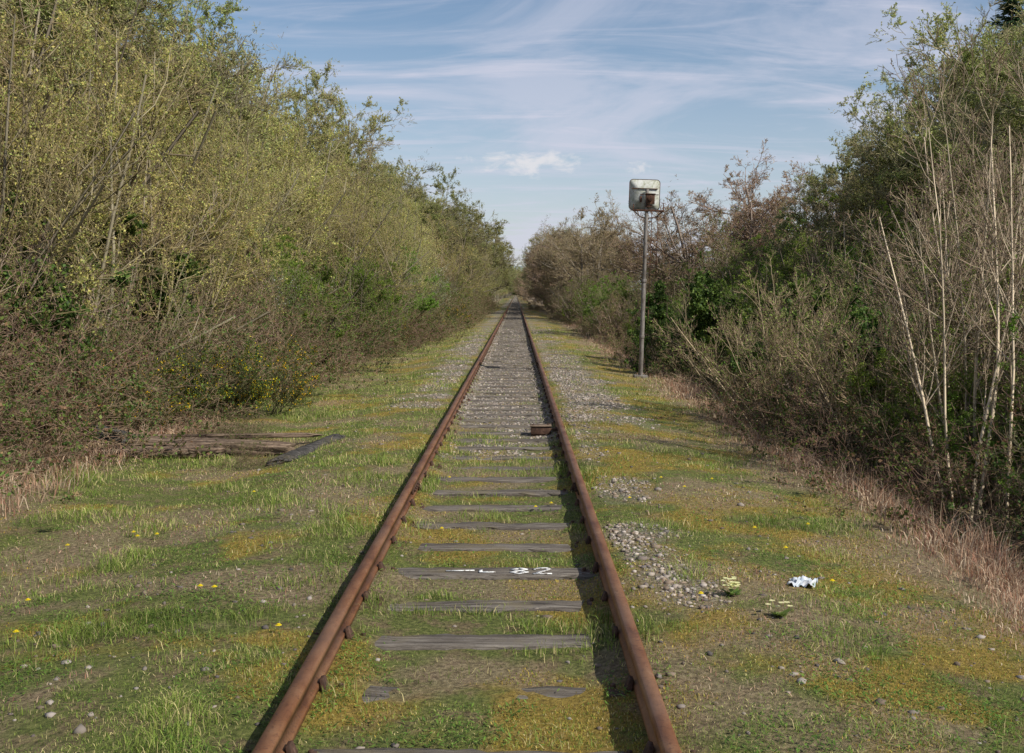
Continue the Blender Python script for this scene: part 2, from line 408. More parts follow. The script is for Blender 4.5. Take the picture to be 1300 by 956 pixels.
def veg(name, seed, roots, levels, bark, barkvar=.25, leaves=0, lsize=.04, lcols=((.12, .16, .04),), rmin=.0025, zl=(0, 99), lw=.55, tipcol=None, clump=.0, maxlv=1, clip=None):
    rng = random.Random(seed); nr = np.random.default_rng(seed)
    S = grow(rng, roots, levels, rmin)
    A = np.array([s[0] for s in S]); B = np.array([s[1] for s in S]); r0 = np.array([s[2] for s in S]); r1 = np.array([s[3] for s in S]); lv = np.array([s[4] for s in S])
    if clip:
        H, Rr, zc = clip; c0 = np.array([0, 0, H * zc])
        q = (B - c0) / np.array([Rr, Rr, H * (1 - zc)]); q[:, 2] = np.where(B[:, 2] < H * zc, q[:, 2] * .35, q[:, 2])
        ang = np.arctan2(B[:, 1], B[:, 0]); el = B[:, 2] / H
        lim = 1 + .13 * np.sin(3 * ang + 5 * el + seed) + .10 * np.sin(7 * ang - 9 * el + 2 * seed) + nr.normal(0, .05, len(B))
        k = np.linalg.norm(q, axis=1) < lim; A, B, r0, r1, lv = A[k], B[k], r0[k], r1[k], lv[k]
    D = B - A; D /= np.linalg.norm(D, axis=1)[:, None] + 1e-9
    ref = np.where(np.abs(D[:, 2:3]) > .9, np.array([[1, 0, 0]]), np.array([[0, 0, 1]]))
    U = np.cross(D, ref); U /= np.linalg.norm(U, axis=1)[:, None]; W = np.cross(D, U)
    N = len(A); V = np.zeros((N, 6, 3))
    for k in range(3):
        a = 2 * math.pi * k / 3; o = U * math.cos(a) + W * math.sin(a)
        V[:, k] = A + o * r0[:, None]; V[:, 3 + k] = B + o * r1[:, None]
    b = np.arange(N)[:, None] * 6
    Q = np.concatenate([b + np.array([[k, (k + 1) % 3, 3 + (k + 1) % 3, 3 + k]]) for k in range(3)])
    bc = np.array(bark)[None] * (1 + nr.uniform(-barkvar, barkvar, (N, 1)))
    if tipcol is not None:
        f = (lv / max(1, len(levels) - 1))[:, None] ** 1.2
        bc = bc * (1 - f) + np.array(tipcol)[None] * (1 + nr.uniform(-barkvar, barkvar, (N, 1))) * f
    C = np.repeat(bc, 6, 0); V = V.reshape(-1, 3); mi = np.zeros(len(Q), int)
    if leaves:
        ok = np.where((lv >= len(levels) - maxlv) & (B[:, 2] > zl[0]) & (B[:, 2] < zl[1]))[0]
        if clump:
            h = np.sin(A[ok] @ np.array([1.7, 2.3, 1.1]) * clump) + np.sin(A[ok] @ np.array([-2.1, 1.3, 2.7]) * clump + 1)
            pr = 1 / (1 + np.exp(-2.5 * h)); pr /= pr.sum(); pick = nr.choice(ok, leaves, p=pr)
        else: pick = nr.choice(ok, leaves)
        t = nr.random((leaves, 1)); c = A[pick] * (1 - t) + B[pick] * t + nr.normal(0, lsize * .4, (leaves, 3))
        a = nr.normal(0, 1, (leaves, 3)); a[:, 2] += .2; a /= np.linalg.norm(a, axis=1)[:, None]
        u = np.cross(a, nr.normal(0, 1, (leaves, 3))); u /= np.linalg.norm(u, axis=1)[:, None]
        s = lsize * nr.uniform(.6, 1.3, (leaves, 1))
        LV = np.stack([c - a * s * .5, c + u * s * lw * .5, c + a * s * .5, c - u * s * lw * .5], 1).reshape(-1, 3)
        LQ = np.arange(leaves * 4).reshape(-1, 4) + len(V)
        lc = np.array(lcols)[nr.integers(0, len(lcols), leaves)] * nr.uniform(.7, 1.3, (leaves, 1))
        V = np.concatenate([V, LV]); Q = np.concatenate([Q, LQ]); C = np.concatenate([C, np.repeat(lc, 4, 0)]); mi = np.concatenate([mi, np.ones(leaves, int)])
    return mk(name, V, Q, col={'Col': C}, mi=mi, mats=[M_TWIG, M_LEAF], link=False)
def stems(rng, n, spread, L, r, tilt):
    o = []
    for i in range(n):
        a = rng.uniform(0, 6.283); k = rng.uniform(0, 1) ** .6; t = tilt * rng.uniform(.15, 1.1)
        o.append(((spread * k * math.cos(a), spread * k * math.sin(a), -.15), (math.cos(a) * math.sin(t), math.sin(a) * math.sin(t), math.cos(t)), L * rng.uniform(.75, 1.1), r * rng.uniform(.6, 1.2)))
    return o
rg = random.Random(3)
LW = [dict(n=11, t0=.18, seg=7, w=.10, up=.05), dict(n=8, t0=.15, seg=5, w=.16, up=.06, len=.40, ang=46, r=.5), dict(n=6, t0=.1, seg=3, w=.18, up=.07, len=.40, ang=46, r=.55), dict(n=0, t0=0, seg=2, w=.2, up=.05, len=.55, ang=42, r=.7)]
LX = [dict(n=11, t0=.15, seg=8, w=.09, up=.03), dict(n=7, t0=.15, seg=5, w=.15, up=.05, len=.38, ang=46, r=.6), dict(n=5, t0=.1, seg=3, w=.18, up=.05, len=.42, ang=46, r=.6), dict(n=0, t0=0, seg=2, w=.2, up=.04, len=.5, ang=42, r=.7)]
P_ = {}
catk = ((.48, .45, .13), (.56, .50, .15), (.34, .40, .10), (.40, .42, .14))
P_['willow'] = [veg('willow_shrub', 10 + i, stems(rg, 11, .9, 6.9, .05, .75), LW, (.24, .21, .14), leaves=21000, lsize=.042, lcols=catk, rmin=.004, tipcol=(.32, .26, .12), clump=1.3, clip=(6.6, 3.1, .5)) for i in range(3)]
P_['brownshrub'] = [veg('bare_shrub', 20 + i, stems(rg, 16, .8, 4.9, .034, .75), LX, (.32, .26, .19), leaves=13000, lsize=.038, lcols=((.20, .29, .05), (.26, .22, .09), (.15, .22, .04)), rmin=.0045, tipcol=(.215, .15, .095), clump=1.5, clip=(4.4, 2.4, .45)) for i in range(3)]
P_['green'] = [veg('hawthorn_shrub', 30 + i, stems(rg, 10, .8, 4.3, .04, .8), LW, (.17, .15, .10), leaves=38000, lsize=.048, lcols=((.17, .27, .03), (.24, .34, .045), (.12, .20, .025)), rmin=.0038, tipcol=(.22, .19, .10), clump=1.6, clip=(4.0, 2.3, .45)) for i in range(2)]
LB = [dict(n=7, t0=.1, seg=7, w=.16, up=-.10), dict(n=6, t0=.1, seg=4, w=.25, up=-.02, len=.5, ang=50, r=.6), dict(n=3, t0=.1, seg=3, w=.25, up=.0, len=.5, ang=50, r=.7), dict(n=0, t0=0, seg=2, w=.2, up=0, len=.5, ang=40, r=.8)]
P_['bramble'] = [veg('bramble', 40 + i, stems(rg, 20, .9, 2.3, .011, 1.0), LB, (.28, .195, .13), leaves=5600, lsize=.052, lcols=((.08, .13, .03), (.14, .20, .04), (.22, .14, .07)), rmin=.0032, tipcol=(.26, .18, .115), clump=2.5, lw=.7) for i in range(3)]
P_['ivy'] = [veg('ivy_clad_shrub', 50 + i, stems(rg, 10, .8, 3.0, .04, .8), LW, (.09, .07, .05), leaves=44000, lsize=.062, lcols=((.055, .095, .02), (.09, .15, .025), (.16, .23, .045)), rmin=.004, lw=.8, clump=.9, maxlv=2, clip=(2.9, 1.9, .45)) for i in range(2)]
LT = [dict(n=14, t0=.22, seg=8, w=.05, up=.03), dict(n=10, t0=.2, seg=6, w=.15, up=.06, len=.55, ang=55, r=.5), dict(n=9, t0=.2, seg=4, w=.18, up=.05, len=.42, ang=46, r=.5), dict(n=6, t0=.1, seg=3, w=.2, up=.04, len=.42, ang=45, r=.6), dict(n=0, t0=0, seg=2, w=.2, up=.03, len=.55, ang=42, r=.8)]
LO = [dict(n=13, t0=.12, seg=8, w=.06, up=.03), dict(n=9, t0=.2, seg=6, w=.15, up=.05, len=.60, ang=58, r=.5), dict(n=9, t0=.15, seg=4, w=.18, up=.04, len=.42, ang=46, r=.5), dict(n=5, t0=.1, seg=3, w=.2, up=.04, len=.42, ang=45, r=.6), dict(n=0, t0=0, seg=2, w=.2, up=.03, len=.55, ang=42, r=.8)]
tr = lambda L, r, x=0: [((x, 0, -.3), (.05, .02, 1), L, r)]
P_['tree'] = [veg('willow_tree', 60 + i, tr(8.2, .16) + [((.3, .2, -.3), (.35, .1, 1), 7, .1), ((-.2, -.2, -.3), (-.3, -.2, 1), 7, .1)], LT, (.20, .18, .13), leaves=95000, lsize=.05, lcols=((.36, .39, .13), (.44, .43, .16), (.26, .32, .08)), rmin=.006, tipcol=(.30, .26, .14), clump=.7, clip=(8.6, 3.8, .48)) for i in range(2)]
P_['baretree'] = [veg('bare_oak_tree', 70 + i, tr(6.8, .18) + [((.3, .1, -.3), (.45, .1, 1), 6.3, .12), ((-.2, -.2, -.3), (-.4, -.25, 1), 6.3, .12), ((0, .2, -.3), (-.05, .5, 1), 6, .1)], LO, (.24, .20, .16), leaves=22000, lsize=.05, lcols=((.40, .32, .14), (.32, .32, .11), (.27, .19, .1)), rmin=.0065, tipcol=(.31, .225, .145), clip=(7.6, 3.9, .42)) for i in range(2)]
LS = [dict(n=10, t0=.35, seg=9, w=.035, up=.02), dict(n=6, t0=.2, seg=4, w=.10, up=.08, len=.26, ang=35, r=.45), dict(n=4, t0=.1, seg=3, w=.12, up=.07, len=.5, ang=32, r=.6), dict(n=0, t0=0, seg=2, w=.12, up=.04, len=.6, ang=30, r=.8)]
P_['sapling'] = [veg('birch_sapling', 80 + i, stems(rg, 5, .45, 4.9, .032, .25), LS, (.58, .46, .34), leaves=1500, lsize=.03, lcols=((.30, .32, .10),), rmin=.0034, tipcol=(.24, .16, .11)) for i in range(3)]
P_['hazel'] = [veg('hazel_coppice', 90 + i, stems(rg, 24, .25, 2.9, .017, .75), LS, (.52, .40, .26), leaves=5000, lsize=.037, lcols=((.26, .33, .07),), rmin=.0034, tipcol=(.25, .18, .11)) for i in range(2)]
LG = [dict(n=9, t0=.2, seg=4, w=.15, up=.06), dict(n=8, t0=.1, seg=3, w=.15, up=.12, len=.5, ang=45, r=.6), dict(n=0, t0=0, seg=2, w=.12, up=.1, len=.5, ang=40, r=.7)]
P_['gorse'] = [veg('gorse_bush', 100, stems(rg, 18, .4, 1.15, .012, .8), LG, (.09, .09, .04), leaves=7500, lsize=.032, lcols=((.10, .15, .03), (.13, .19, .03), (.15, .20, .04), (.88, .60, .02), (.12, .16, .03)), rmin=.003, clump=3, maxlv=2)]
P_['blossom'] = [veg('blackthorn_shrub', 110, stems(rg, 9, .8, 4.0, .03, .75), LW, (.16, .13, .10), leaves=15000, lsize=.04, lcols=((.75, .75, .7), (.2, .28, .05), (.18, .26, .05), (.22, .30, .06), (.2, .29, .05)), rmin=.0038, tipcol=(.24, .20, .12), clump=2.5, clip=(4.0, 2.2, .45))]

def put(me, x, y, s=1, parent=None, zs=None, rz=None, name=None, dz=0):
    o = bpy.data.objects.new(name or me.name.split('.')[0], me); scene.collection.objects.link(o)
    o.location = (x, y, float(gz(x, y)) + dz); o.scale = (s, s, zs or s)
    o.rotation_euler = (0, 0, random.uniform(0, 6.28) if rz is None else rz)
    if parent: o.parent = parent
    return o
TL = empty('woodland_thicket'); TR = empty('woodland_thicket')
def pick(ks): return random.choice(P_[random.choice(ks)])
def row(side, xf, y0, y1, step, kinds, s, parent, jx=.5, grow_=.012):
    y = y0
    while y < y1:
        st = step * (1 + max(0, y - 25) * grow_)
        sc = (s(y) if callable(s) else s) * random.uniform(.82, 1.18)
        x = xf(y) if callable(xf) else xf
        kk = kinds(y) if callable(kinds) else kinds
        put(pick(kk), side * (x + random.uniform(-jx, jx)), y, sc, parent)
        y += st * random.uniform(.75, 1.25)
# left side
fx = lambda o: (lambda y: o - 1.1 * float(ss(y, 22, 60)) + .6 * (1 - float(ss(y, 14, 18))))
row(-1, fx(5.4), 8, 150, 1.1, ['bramble'], .8, TL, .3)
row(-1, fx(6.2), 8, 150, 1.5, lambda y: ['bramble', 'brownshrub', 'brownshrub'] if y < 24 else ['green', 'blossom', 'green', 'brownshrub'], lambda y: .6 + .1 * float(ss(y, 25, 40)), TL, .4)
row(-1, fx(7.3), 8, 160, 1.9, lambda y: ['willow', 'brownshrub', 'willow', 'willow'] if y < 26 else ['green', 'willow', 'blossom', 'green'], lambda y: .85 + .1 * float(ss(y, 20, 50)), TL, .5)
row(-1, fx(9.2), 12, 170, 2.6, lambda y: ['willow'] if y < 36 else ['willow', 'tree'], lambda y: 1.15 - .1 * float(ss(y, 60, 90)), TL, .6)
row(-1, 11.4, 17, 120, 3.2, ['tree', 'willow'], 1.22, TL, .9)
row(-1, 14, 26, 100, 4.2, ['tree'], 1.2, TL, 1)
row(-1, 5.3, 80, 420, 4.5, ['tree', 'green', 'willow', 'tree'], 1.12, TL, .8, .006)
row(-1, 4.6, 420, 1000, 10, ['tree'], 1.3, TL, .8, .001)
# right side
row(1, lambda y: 4.75 + .2 * math.sin(y), 8, 90, 1.2, ['bramble'], .6, TR, .3)
row(1, 5.5, 8, 90, 1.6, lambda y: ['bramble', 'green', 'green', 'brownshrub'], .55, TR, .4)
row(1, 6.7, 10, 50, 2.0, lambda y: ['brownshrub', 'ivy', 'green', 'green'], .74, TR, .5)
row(1, 8.2, 13, 60, 2.4, ['brownshrub', 'brownshrub', 'green', 'green'], .9, TR, .6)
row(1, 10.5, 17, 70, 2.8, ['brownshrub', 'green', 'green'], 1.12, TR, .8)
row(1, 13.0, 25, 44, 3.0, ['tree', 'tree', 'willow'], lambda y: 1.02, TR, 1.0)
row(1, 17.0, 32, 46, 3.2, ['tree'], 1.2, TR, 1.0)
row(1, 5.2, 48, 140, 2.4, ['brownshrub', 'brownshrub', 'green'], .75, TR, .6, .004)
row(1, 6.6, 90, 200, 3.2, ['baretree'], 1.05, TR, .8, .004)
row(1, 5.6, 120, 420, 4.5, ['baretree', 'baretree', 'tree'], 1.08, TR, .6, .006)
row(1, 4.4, 420, 1000, 9, ['baretree', 'tree'], 1.4, TR, .6, .001)
for x in list(np.linspace(-60, 60, 14)) + [-9, -6, -3.5, 2.5, 5, 7.5, 10]: put(pick(['tree', 'tree', 'baretree']), x, 1020 + random.uniform(-20, 20), 2.4, TR)
for x in (-1.2, 0.6, 2.0, -2.6): put(P_['ivy'][0], x, 985 + 3 * x, 2.6, TR)
put(P_['tree'][0], .5, 1000, 3.0, TR); put(P_['tree'][1], -1.5, 1010, 2.8, TR)
# individual plants
put(P_['baretree'][0], 5.6, 80, 1.12, name='bare_oak_tree'); put(P_['baretree'][1], 8.6, 76, .95)
put(P_['baretree'][1], 8.3, 50, 1.0); put(P_['baretree'][0], 11.0, 51, 1.04); put(P_['baretree'][1], 13.4, 52, 1.02); put(P_['brownshrub'][0], 6.2, 49, .9)
put(P_['ivy'][0], 4.9, 28, 1.05); put(P_['ivy'][1], 5.8, 25, 1.0); put(P_['ivy'][0], 5.2, 33, 1.0); put(P_['ivy'][1], 6.6, 22, 1.05); put(P_['ivy'][0], 5.7, 20.2, .9); put(P_['green'][0], 7.0, 15.0, .85); put(P_['ivy'][1], 5.8, 13.8, .55)
put(P_['ivy'][0], -6.9, 15.5, 1.05); put(P_['ivy'][1], -7.4, 19, 1.2); put(P_['ivy'][1], -5.6, 27, .7); put(P_['green'][1], -4.9, 34, .75); put(P_['green'][0], -4.6, 44, .9); put(P_['green'][0], -5.4, 29, .8)  # ivy here: dark masses added to stand in for the hedge's shaded interior
put(P_['hazel'][0], 4.5, 17.4, .95); put(P_['hazel'][1], 5.0, 15.0, .85)
for x, y, s in ((4.7, 11.4, .8), (5.3, 12.8, .95), (6.0, 14.5, 1.0)): put(random.choice(P_['sapling']), x, y, s)
for x, y, s in ((-3.85, 17.9, .95), (-4.35, 17.2, .95), (-3.35, 50, 1.2), (-3.3, 56, 1.3), (-4.0, 37, .9), (-4.3, 23, .8), (-5.2, 15.2, .9)): put(P_['gorse'][0], x, y, s)

# conifer
def conifer(name):
    rng = random.Random(5); nr = np.random.default_rng(5); H = 13.0
    V = []; Q = []; C = []; nV = 0
    m = MB(); m.tube((0, 0, -.3), (0, 0, H), .22, .02, 8)
    tv = np.concatenate(m.V); tq = np.concatenate(m.Q)
    V.append(tv); Q.append(tq); C.append(np.tile((.10, .07, .05), (len(tv), 1))); nV = len(tv); mi = [0] * len(tq)
    c = []; z = 1.5
    while z < H - .2:
        Lb = (H - z) * .28 + .25
        for k in range(7):
            a = rng.uniform(0, 6.28); Lk = Lb * rng.uniform(.65, 1.15); zk = z + rng.uniform(-.15, .15)
            for t in np.linspace(.1, 1, int(14 * Lk) + 6):
                r = t * Lk; zz = zk + .25 * r - .12 * r * r * .5
                for s in (-1, 0, 1):
                    c.append((r * math.cos(a) - s * math.sin(a) * .22 * (1 - t * .6), r * math.sin(a) + s * math.cos(a) * .22 * (1 - t * .6), zz, a + s * .7))
        z += .38
    c = np.array(c); N = len(c); pos = c[:, :3] + nr.normal(0, .05, (N, 3)); an = c[:, 3] + nr.normal(0, .25, N)
    d = np.stack([np.cos(an), np.sin(an), nr.uniform(-.3, .25, N)], -1) * nr.uniform(.2, .36, (N, 1)); u = np.stack([-np.sin(an), np.cos(an), nr.uniform(-.5, .5, N)], -1) * .045
    LV = np.stack([pos - d * .3, pos + u, pos + d, pos - u], 1).reshape(-1, 3)
    V.append(LV); Q.append(np.arange(N * 4).reshape(-1, 4) + nV); C.append(np.repeat(np.array([[.06, .105, .045]]) * nr.uniform(.6, 1.5, (N, 1)), 4, 0)); mi += [1] * N
    return mk(name, np.concatenate(V), np.concatenate(Q), col={'Col': np.concatenate(C)}, mi=mi, mats=[M_TWIG, M_LEAF], link=False)
cm = conifer('conifer_tree'); put(cm, 20.2, 47, 1.12, name='conifer_tree'); put(cm, 23.5, 50, 1.15, name='conifer_tree')

# ------------------------------------------------------------ grass & moss & stones
def blades(name, N, fpos, hfun, wbase, colf, lean=.5):
    x, y = fpos(N); z = gz(x, y) - .004; N = len(x)
    h = hfun(x, y); w = wbase * (y / 5) ** .6 * R.uniform(.7, 1.3, N)
    a = R.uniform(0, 6.28, N); ln = np.abs(R.normal(0, lean, N)) * h; la = R.uniform(0, 6.28, N)
    wx, wy = np.cos(a) * w, np.sin(a) * w; lx, ly = np.cos(la) * ln, np.sin(la) * ln
    V = np.zeros((N, 5, 3)); B = np.stack([x, y, z], -1)
    V[:, 0] = B + np.stack([wx, wy, 0 * wx], -1); V[:, 1] = B - np.stack([wx, wy, 0 * wx], -1)
    M = B + np.stack([lx * .35, ly * .35, h * .6], -1)
    V[:, 2] = M - np.stack([wx, wy, 0 * wx], -1) * .75; V[:, 3] = M + np.stack([wx, wy, 0 * wx], -1) * .75
    V[:, 4] = B + np.stack([lx, ly, h * (1 - .25 * np.minimum(1, ln / h))], -1)
    b = np.arange(N)[:, None] * 5
    C = np.repeat(colf(x, y), 5, 0)
    return mk(name, V.reshape(-1, 3), b + np.array([[0, 1, 2, 3]]), b + np.array([[3, 2, 4]]), col={'Col': C}, mats=[M_BLADE])
def samp(N, x0, x1, y0, y1, p=1.3):
    u = R.random(N); a = 1 - p
    y = (y0 ** a + u * (y1 ** a - y0 ** a)) ** (1 / a); x = R.uniform(x0, x1, N)
    return x, y
def onrail(x): return (np.abs(np.abs(x) - .7525) < .05)
def onslp(x, y):
    k = np.abs(((y - 5.97) / .757 + .5) % 1 - .5) * .757
    return (k < .125) & (np.abs(x) < .58)
def pos_grass(N):
    x, y = samp(N, -7, 6, 3.8, 60, 1.35)
    vis = np.abs(x - .18) < y * .47 + .6
    d = (.16 + .78 * ss(fbm(x, y, .6, 41, 4), .36, .60)) * (1 - .9 * m_gravel(x, y)) * (1 - .55 * m_moss(x, y)) * (1 - .6 * m_straw(x, y))
    d = d * np.where(onslp(x, y), .02 + .8 * ss(np.abs(x), .46, .58) + .6 * ss(vnoise(x, y, .35, 8), .74, .86), 1) * np.where(np.abs(x) < .7, 1 - .6 * ss(y, 11, 16), 1)
    d += .5 * (np.abs(np.abs(x) - .7525) < .18) * (1 - ss(y, 14, 30)) * vnoise(x, y, .3, 4)
    k = (R.random(N) < d) & vis & ~onrail(x); return x[k], y[k]
def col_grass(x, y):
    N = len(x); pal = np.array([(.15, .205, .032), (.21, .27, .048), (.29, .32, .075), (.48, .39, .19), (.10, .15, .026)])
    n = fbm(x, y, 1.2, 51, 3); r = R.random(N)
    i = np.where(r < .28, 0, np.where(r < .52, 1, np.where(r < .68, 2, np.where(r < .68 + .46 * n + .10 * (y > 12), 3, 4))))
    n2 = fbm(x, y, .35, 57, 3)
    return pal[i] * (.55 + .6 * n + .65 * n2)[:, None] * R.uniform(.7, 1.3, (N, 1))
def h_grass(x, y):
    n = fbm(x, y, .5, 61, 4); return (.012 + .038 * ss(n, .45, .72)) * R.uniform(.4, 1.7, len(x)) * (1 + .3 * (x < -1.2)) * (1 + .010 * y)
blades('grass', 950000, pos_grass, h_grass, .0015, col_grass, .9)
def pos_moss(N):
    x, y = samp(N, -5, 4, 3.8, 26, 1.5)
    k = (R.random(N) < m_moss(x, y) * (1 - m_gravel(x, y))) & (np.abs(x - .18) < y * .47 + .4) & ~onrail(x) & ~(onslp(x, y) & (R.random(N) < .92)); return x[k], y[k]
blades('moss', 260000, pos_moss, lambda x, y: R.uniform(.008, .020, len(x)), .0024, lambda x, y: np.array([(.44, .27, .05), (.52, .36, .09), (.35, .29, .06), (.22, .26, .04)])[R.integers(0, 4, len(x))] * R.uniform(.6, 1.3, (len(x), 1)), .6)
def pos_straw(N):
    x, y = samp(N, -7.5, 6.5, 5, 70, 1.25)
    s = m_straw(x, y)
    edge = np.exp(-((x - 3.65 - .25 * np.sin(y * .8)) / .5) ** 2) + .45 * np.exp(-((x + 4.7) / .5) ** 2)
    d = (.16 * s + .95 * edge * ss(fbm(x, y, 1.1, 71, 3), .32, .55)); k = (R.random(N) < d) & (np.abs(x) > 1); return x[k], y[k]
blades('dry_grass', 420000, pos_straw, lambda x, y: (.03 + .46 * np.exp(-((x - 3.85) / .5) ** 2) * fbm(x, y, .8, 81, 3) + .12 * (x < -4.1)) * R.uniform(.5, 1.4, len(x)), .0026, lambda x, y: np.array([(.60, .46, .29), (.50, .34, .21), (.38, .22, .13), (.66, .55, .37)])[R.integers(0, 4, len(x))] * R.uniform(.6, 1.2, (len(x), 1)), .7)
# weeds: flat leaves
def weeds(name, N, colp, s0, y1=24):
    x, y = samp(N, -5.5, 4.5, 3.8, y1, 1.5)
    k = (R.random(N) < ss(fbm(x, y, .45, 91, 4), .5, .68) * (1 - .8 * m_gravel(x, y)) * (1 - .6 * m_straw(x, y))) & ~onrail(x) & ~(onslp(x, y) & (R.random(N) < .92)); x = x[k]; y = y[k]; N = len(x)
    z = gz(x, y) + R.uniform(.005, .03, N); c = np.stack([x, y, z], -1); a = R.uniform(0, 6.28, N); s = s0 * R.uniform(.5, 1.4, N) * (1 + .02 * y)
    d = np.stack([np.cos(a), np.sin(a), R.uniform(-.2, .7, N)], -1) * s[:, None]; u = np.stack([-np.sin(a), np.cos(a), R.uniform(-.3, .3, N)], -1) * s[:, None] * .33
    V = np.stack([c - d, c + u, c + d, c - u], 1).reshape(-1, 3)
    mk(name, V, np.arange(N * 4).reshape(-1, 4), col={'Col': np.repeat(np.array(colp)[R.integers(0, len(colp), N)] * R.uniform(.6, 1.3, (N, 1)), 4, 0)}, mats=[M_BLADE])
weeds('clover_and_weeds', 190000, [(.14, .22, .03), (.19, .27, .045), (.09, .14, .025)], .010)
# stones
t = (1 + 5 ** .5) / 2
IV = np.array([(-1, t, 0), (1, t, 0), (-1, -t, 0), (1, -t, 0), (0, -1, t), (0, 1, t), (0, -1, -t), (0, 1, -t), (t, 0, -1), (t, 0, 1), (-t, 0, -1), (-t, 0, 1)]) / math.hypot(1, t)
IF = np.array([(0, 11, 5), (0, 5, 1), (0, 1, 7), (0, 7, 10), (0, 10, 11), (1, 5, 9), (5, 11, 4), (11, 10, 2), (10, 7, 6), (7, 1, 8), (3, 9, 4), (3, 4, 2), (3, 2, 6), (3, 6, 8), (3, 8, 9), (4, 9, 5), (2, 4, 11), (6, 2, 10), (8, 6, 7), (9, 8, 1)])
def stones(name, N, extra=0):
    x, y = samp(N, -2.6, 2.8, 4.5, 60, 1.15)
    d = m_gravel(x, y) ** 1.3 * .75 + .008 * (np.abs(x) > .8) + .004; k = (R.random(N) < d) & ~onrail(x) & ~(onslp(x, y) & (R.random(N) < .75)); x = x[k]; y = y[k]; N = len(x)
    s = (.007 + .014 * R.random(N) ** 2) * (1 + .010 * y) * np.where(R.random(N) < .06, 1.5, 1)
    V = IV[None] * (s[:, None, None] * R.uniform(.6, 1.4, (N, 12, 1))) * np.stack([R.uniform(.8, 1.4, N), R.uniform(.8, 1.4, N), R.uniform(.4, .8, N)], -1)[:, None, :]
    V = V + np.stack([x, y, gz(x, y) + s * .1], -1)[:, None, :]
    F = (IF[None] + np.arange(N)[:, None, None] * 12).reshape(-1, 3)
    pal = np.array([(.24, .20, .165), (.33, .285, .235), (.40, .345, .275), (.28, .22, .155), (.44, .39, .33), (.16, .14, .125)])
    C = np.repeat(pal[R.integers(0, 6, N)] * R.uniform(.7, 1.15, (N, 1)) * np.where(m_gravel(x, y) < .1, .7, 1)[:, None], 12, 0)
    mk(name, V.reshape(-1, 3), None, F, col={'Col': C}, mats=[M_STONE])
    return N
print('stones', stones('ballast', 120000))
# dandelions
dp = [(28, 772), (170, 690), (250, 780), (268, 781), (165, 685), (12, 822), (195, 690), (1000, 715), (1028, 678), (892, 790), (772, 545), (870, 640), (800, 655), (700, 655), (680, 660), (840, 628), (905, 625), (570, 620), (350, 835), (80, 700), (320, 640), (1060, 760), (560, 690), (960, 690), (770, 590)]
V = []; F = []; C = []; nv = 0
for px, py in dp:
    y = 1460 * 1.90 / (py - 372); x = .18 + (px - 655) / 1460 * y; z = float(gz(x, y)) + .045; r = .016
    for ring, (rr_, zz_) in enumerate(((r, 0), (r * .6, .006))):
        pp = [(x, y, z + zz_ + .004)] + [(x + rr_ * (1 + .2 * (k % 2)) * math.cos(k * .5236), y + rr_ * (1 + .2 * (k % 2)) * math.sin(k * .5236), z + zz_) for k in range(12)]
        V += pp; F += [(nv, nv + 1 + k, nv + 1 + (k + 1) % 12) for k in range(12)]; C += [(.85, .58, .02)] * 13; nv += 13
    V += [(x - .002, y, z - .06), (x + .002, y, z - .06), (x, y, z)]; F += [(nv, nv + 1, nv + 2)]; C += [(.12, .16, .04)] * 3; nv += 3
mk('dandelions', V, None, F, col={'Col': C}, mats=[M_BLADE])
# primrose clumps
for (cx, cy) in ((1.46, 6.75), (1.64, 6.3)):
    V = []; F = []; C = []; nv = 0; z0 = float(gz(cx, cy))
    for k in range(26):
        a = random.uniform(0, 6.28); L = random.uniform(.04, .08); d = Vector((math.cos(a), math.sin(a), random.uniform(.1, .7))); u = Vector((-math.sin(a), math.cos(a), 0)) * .014
        b = Vector((cx, cy, z0)); V += [b, b + d * L * .55 + u, b + d * L, b + d * L * .55 - u]; F += [(nv, nv + 1, nv + 2), (nv, nv + 2, nv + 3)]; C += [(.14, .21, .045)] * 4; nv += 4
    for k in range(20 if cx < 1.5 else 7):
        c = Vector((cx + random.gauss(0, .032), cy + random.gauss(0, .04), z0 + random.uniform(.05, .11)))
        for j in range(5):
            a = j * 1.2566 + k; d = Vector((math.cos(a), math.sin(a) , .15)) * .018; u = Vector((-math.sin(a), math.cos(a), 0)) * .009
            V += [c, c + d * .7 + u, c + d, c + d * .7 - u]; F += [(nv, nv + 1, nv + 2), (nv, nv + 2, nv + 3)]; C += [(.78, .76, .40)] * 4; nv += 4
    mk('primrose_plant', [tuple(v) for v in V], None, F, col={'Col': C}, mats=[M_BLADE])
# litter
n = 26; V = []; 
for i in range(n):
    for j in range(n):
        u = (i / (n - 1) - .5); v = (j / (n - 1) - .5)
        V.append((u * .16 + .03 * (fbm(u, v, .15, 3, 3) - .5) + .035 * (fbm(v, 0, .3, 13, 2) - .5), v * .15 + .02 * (fbm(u, v, .12, 6, 3) - .5) + .05 * (fbm(u, 0, .3, 16, 2) - .5), .0 + .05 * abs(fbm(u, v, .22, 9, 3) - .45) * 2 + .03 * (1 - 4 * max(u * u, v * v))))
Q = [(i * n + j, (i + 1) * n + j, (i + 1) * n + j + 1, i * n + j + 1) for i in range(n - 1) for j in range(n - 1)]
g = mat('crumpled_white_plastic', .35); nn = g.noise(g.obj, 18, 3)
g.l.new(g.ramp(nn, [(.4, (.46, .52, .58)), (.62, (.56, .56, .56)), (.72, (.25, .38, .5))]), g.b.inputs['Base Color'])
lit = mk('discarded_plastic_wrapper', V, Q, mats=[g.m], smooth=True); lit.location = (1.98, 7.15, float(gz(1.98, 7.15)) + .003); lit.rotation_euler = (0, 0, -.3)

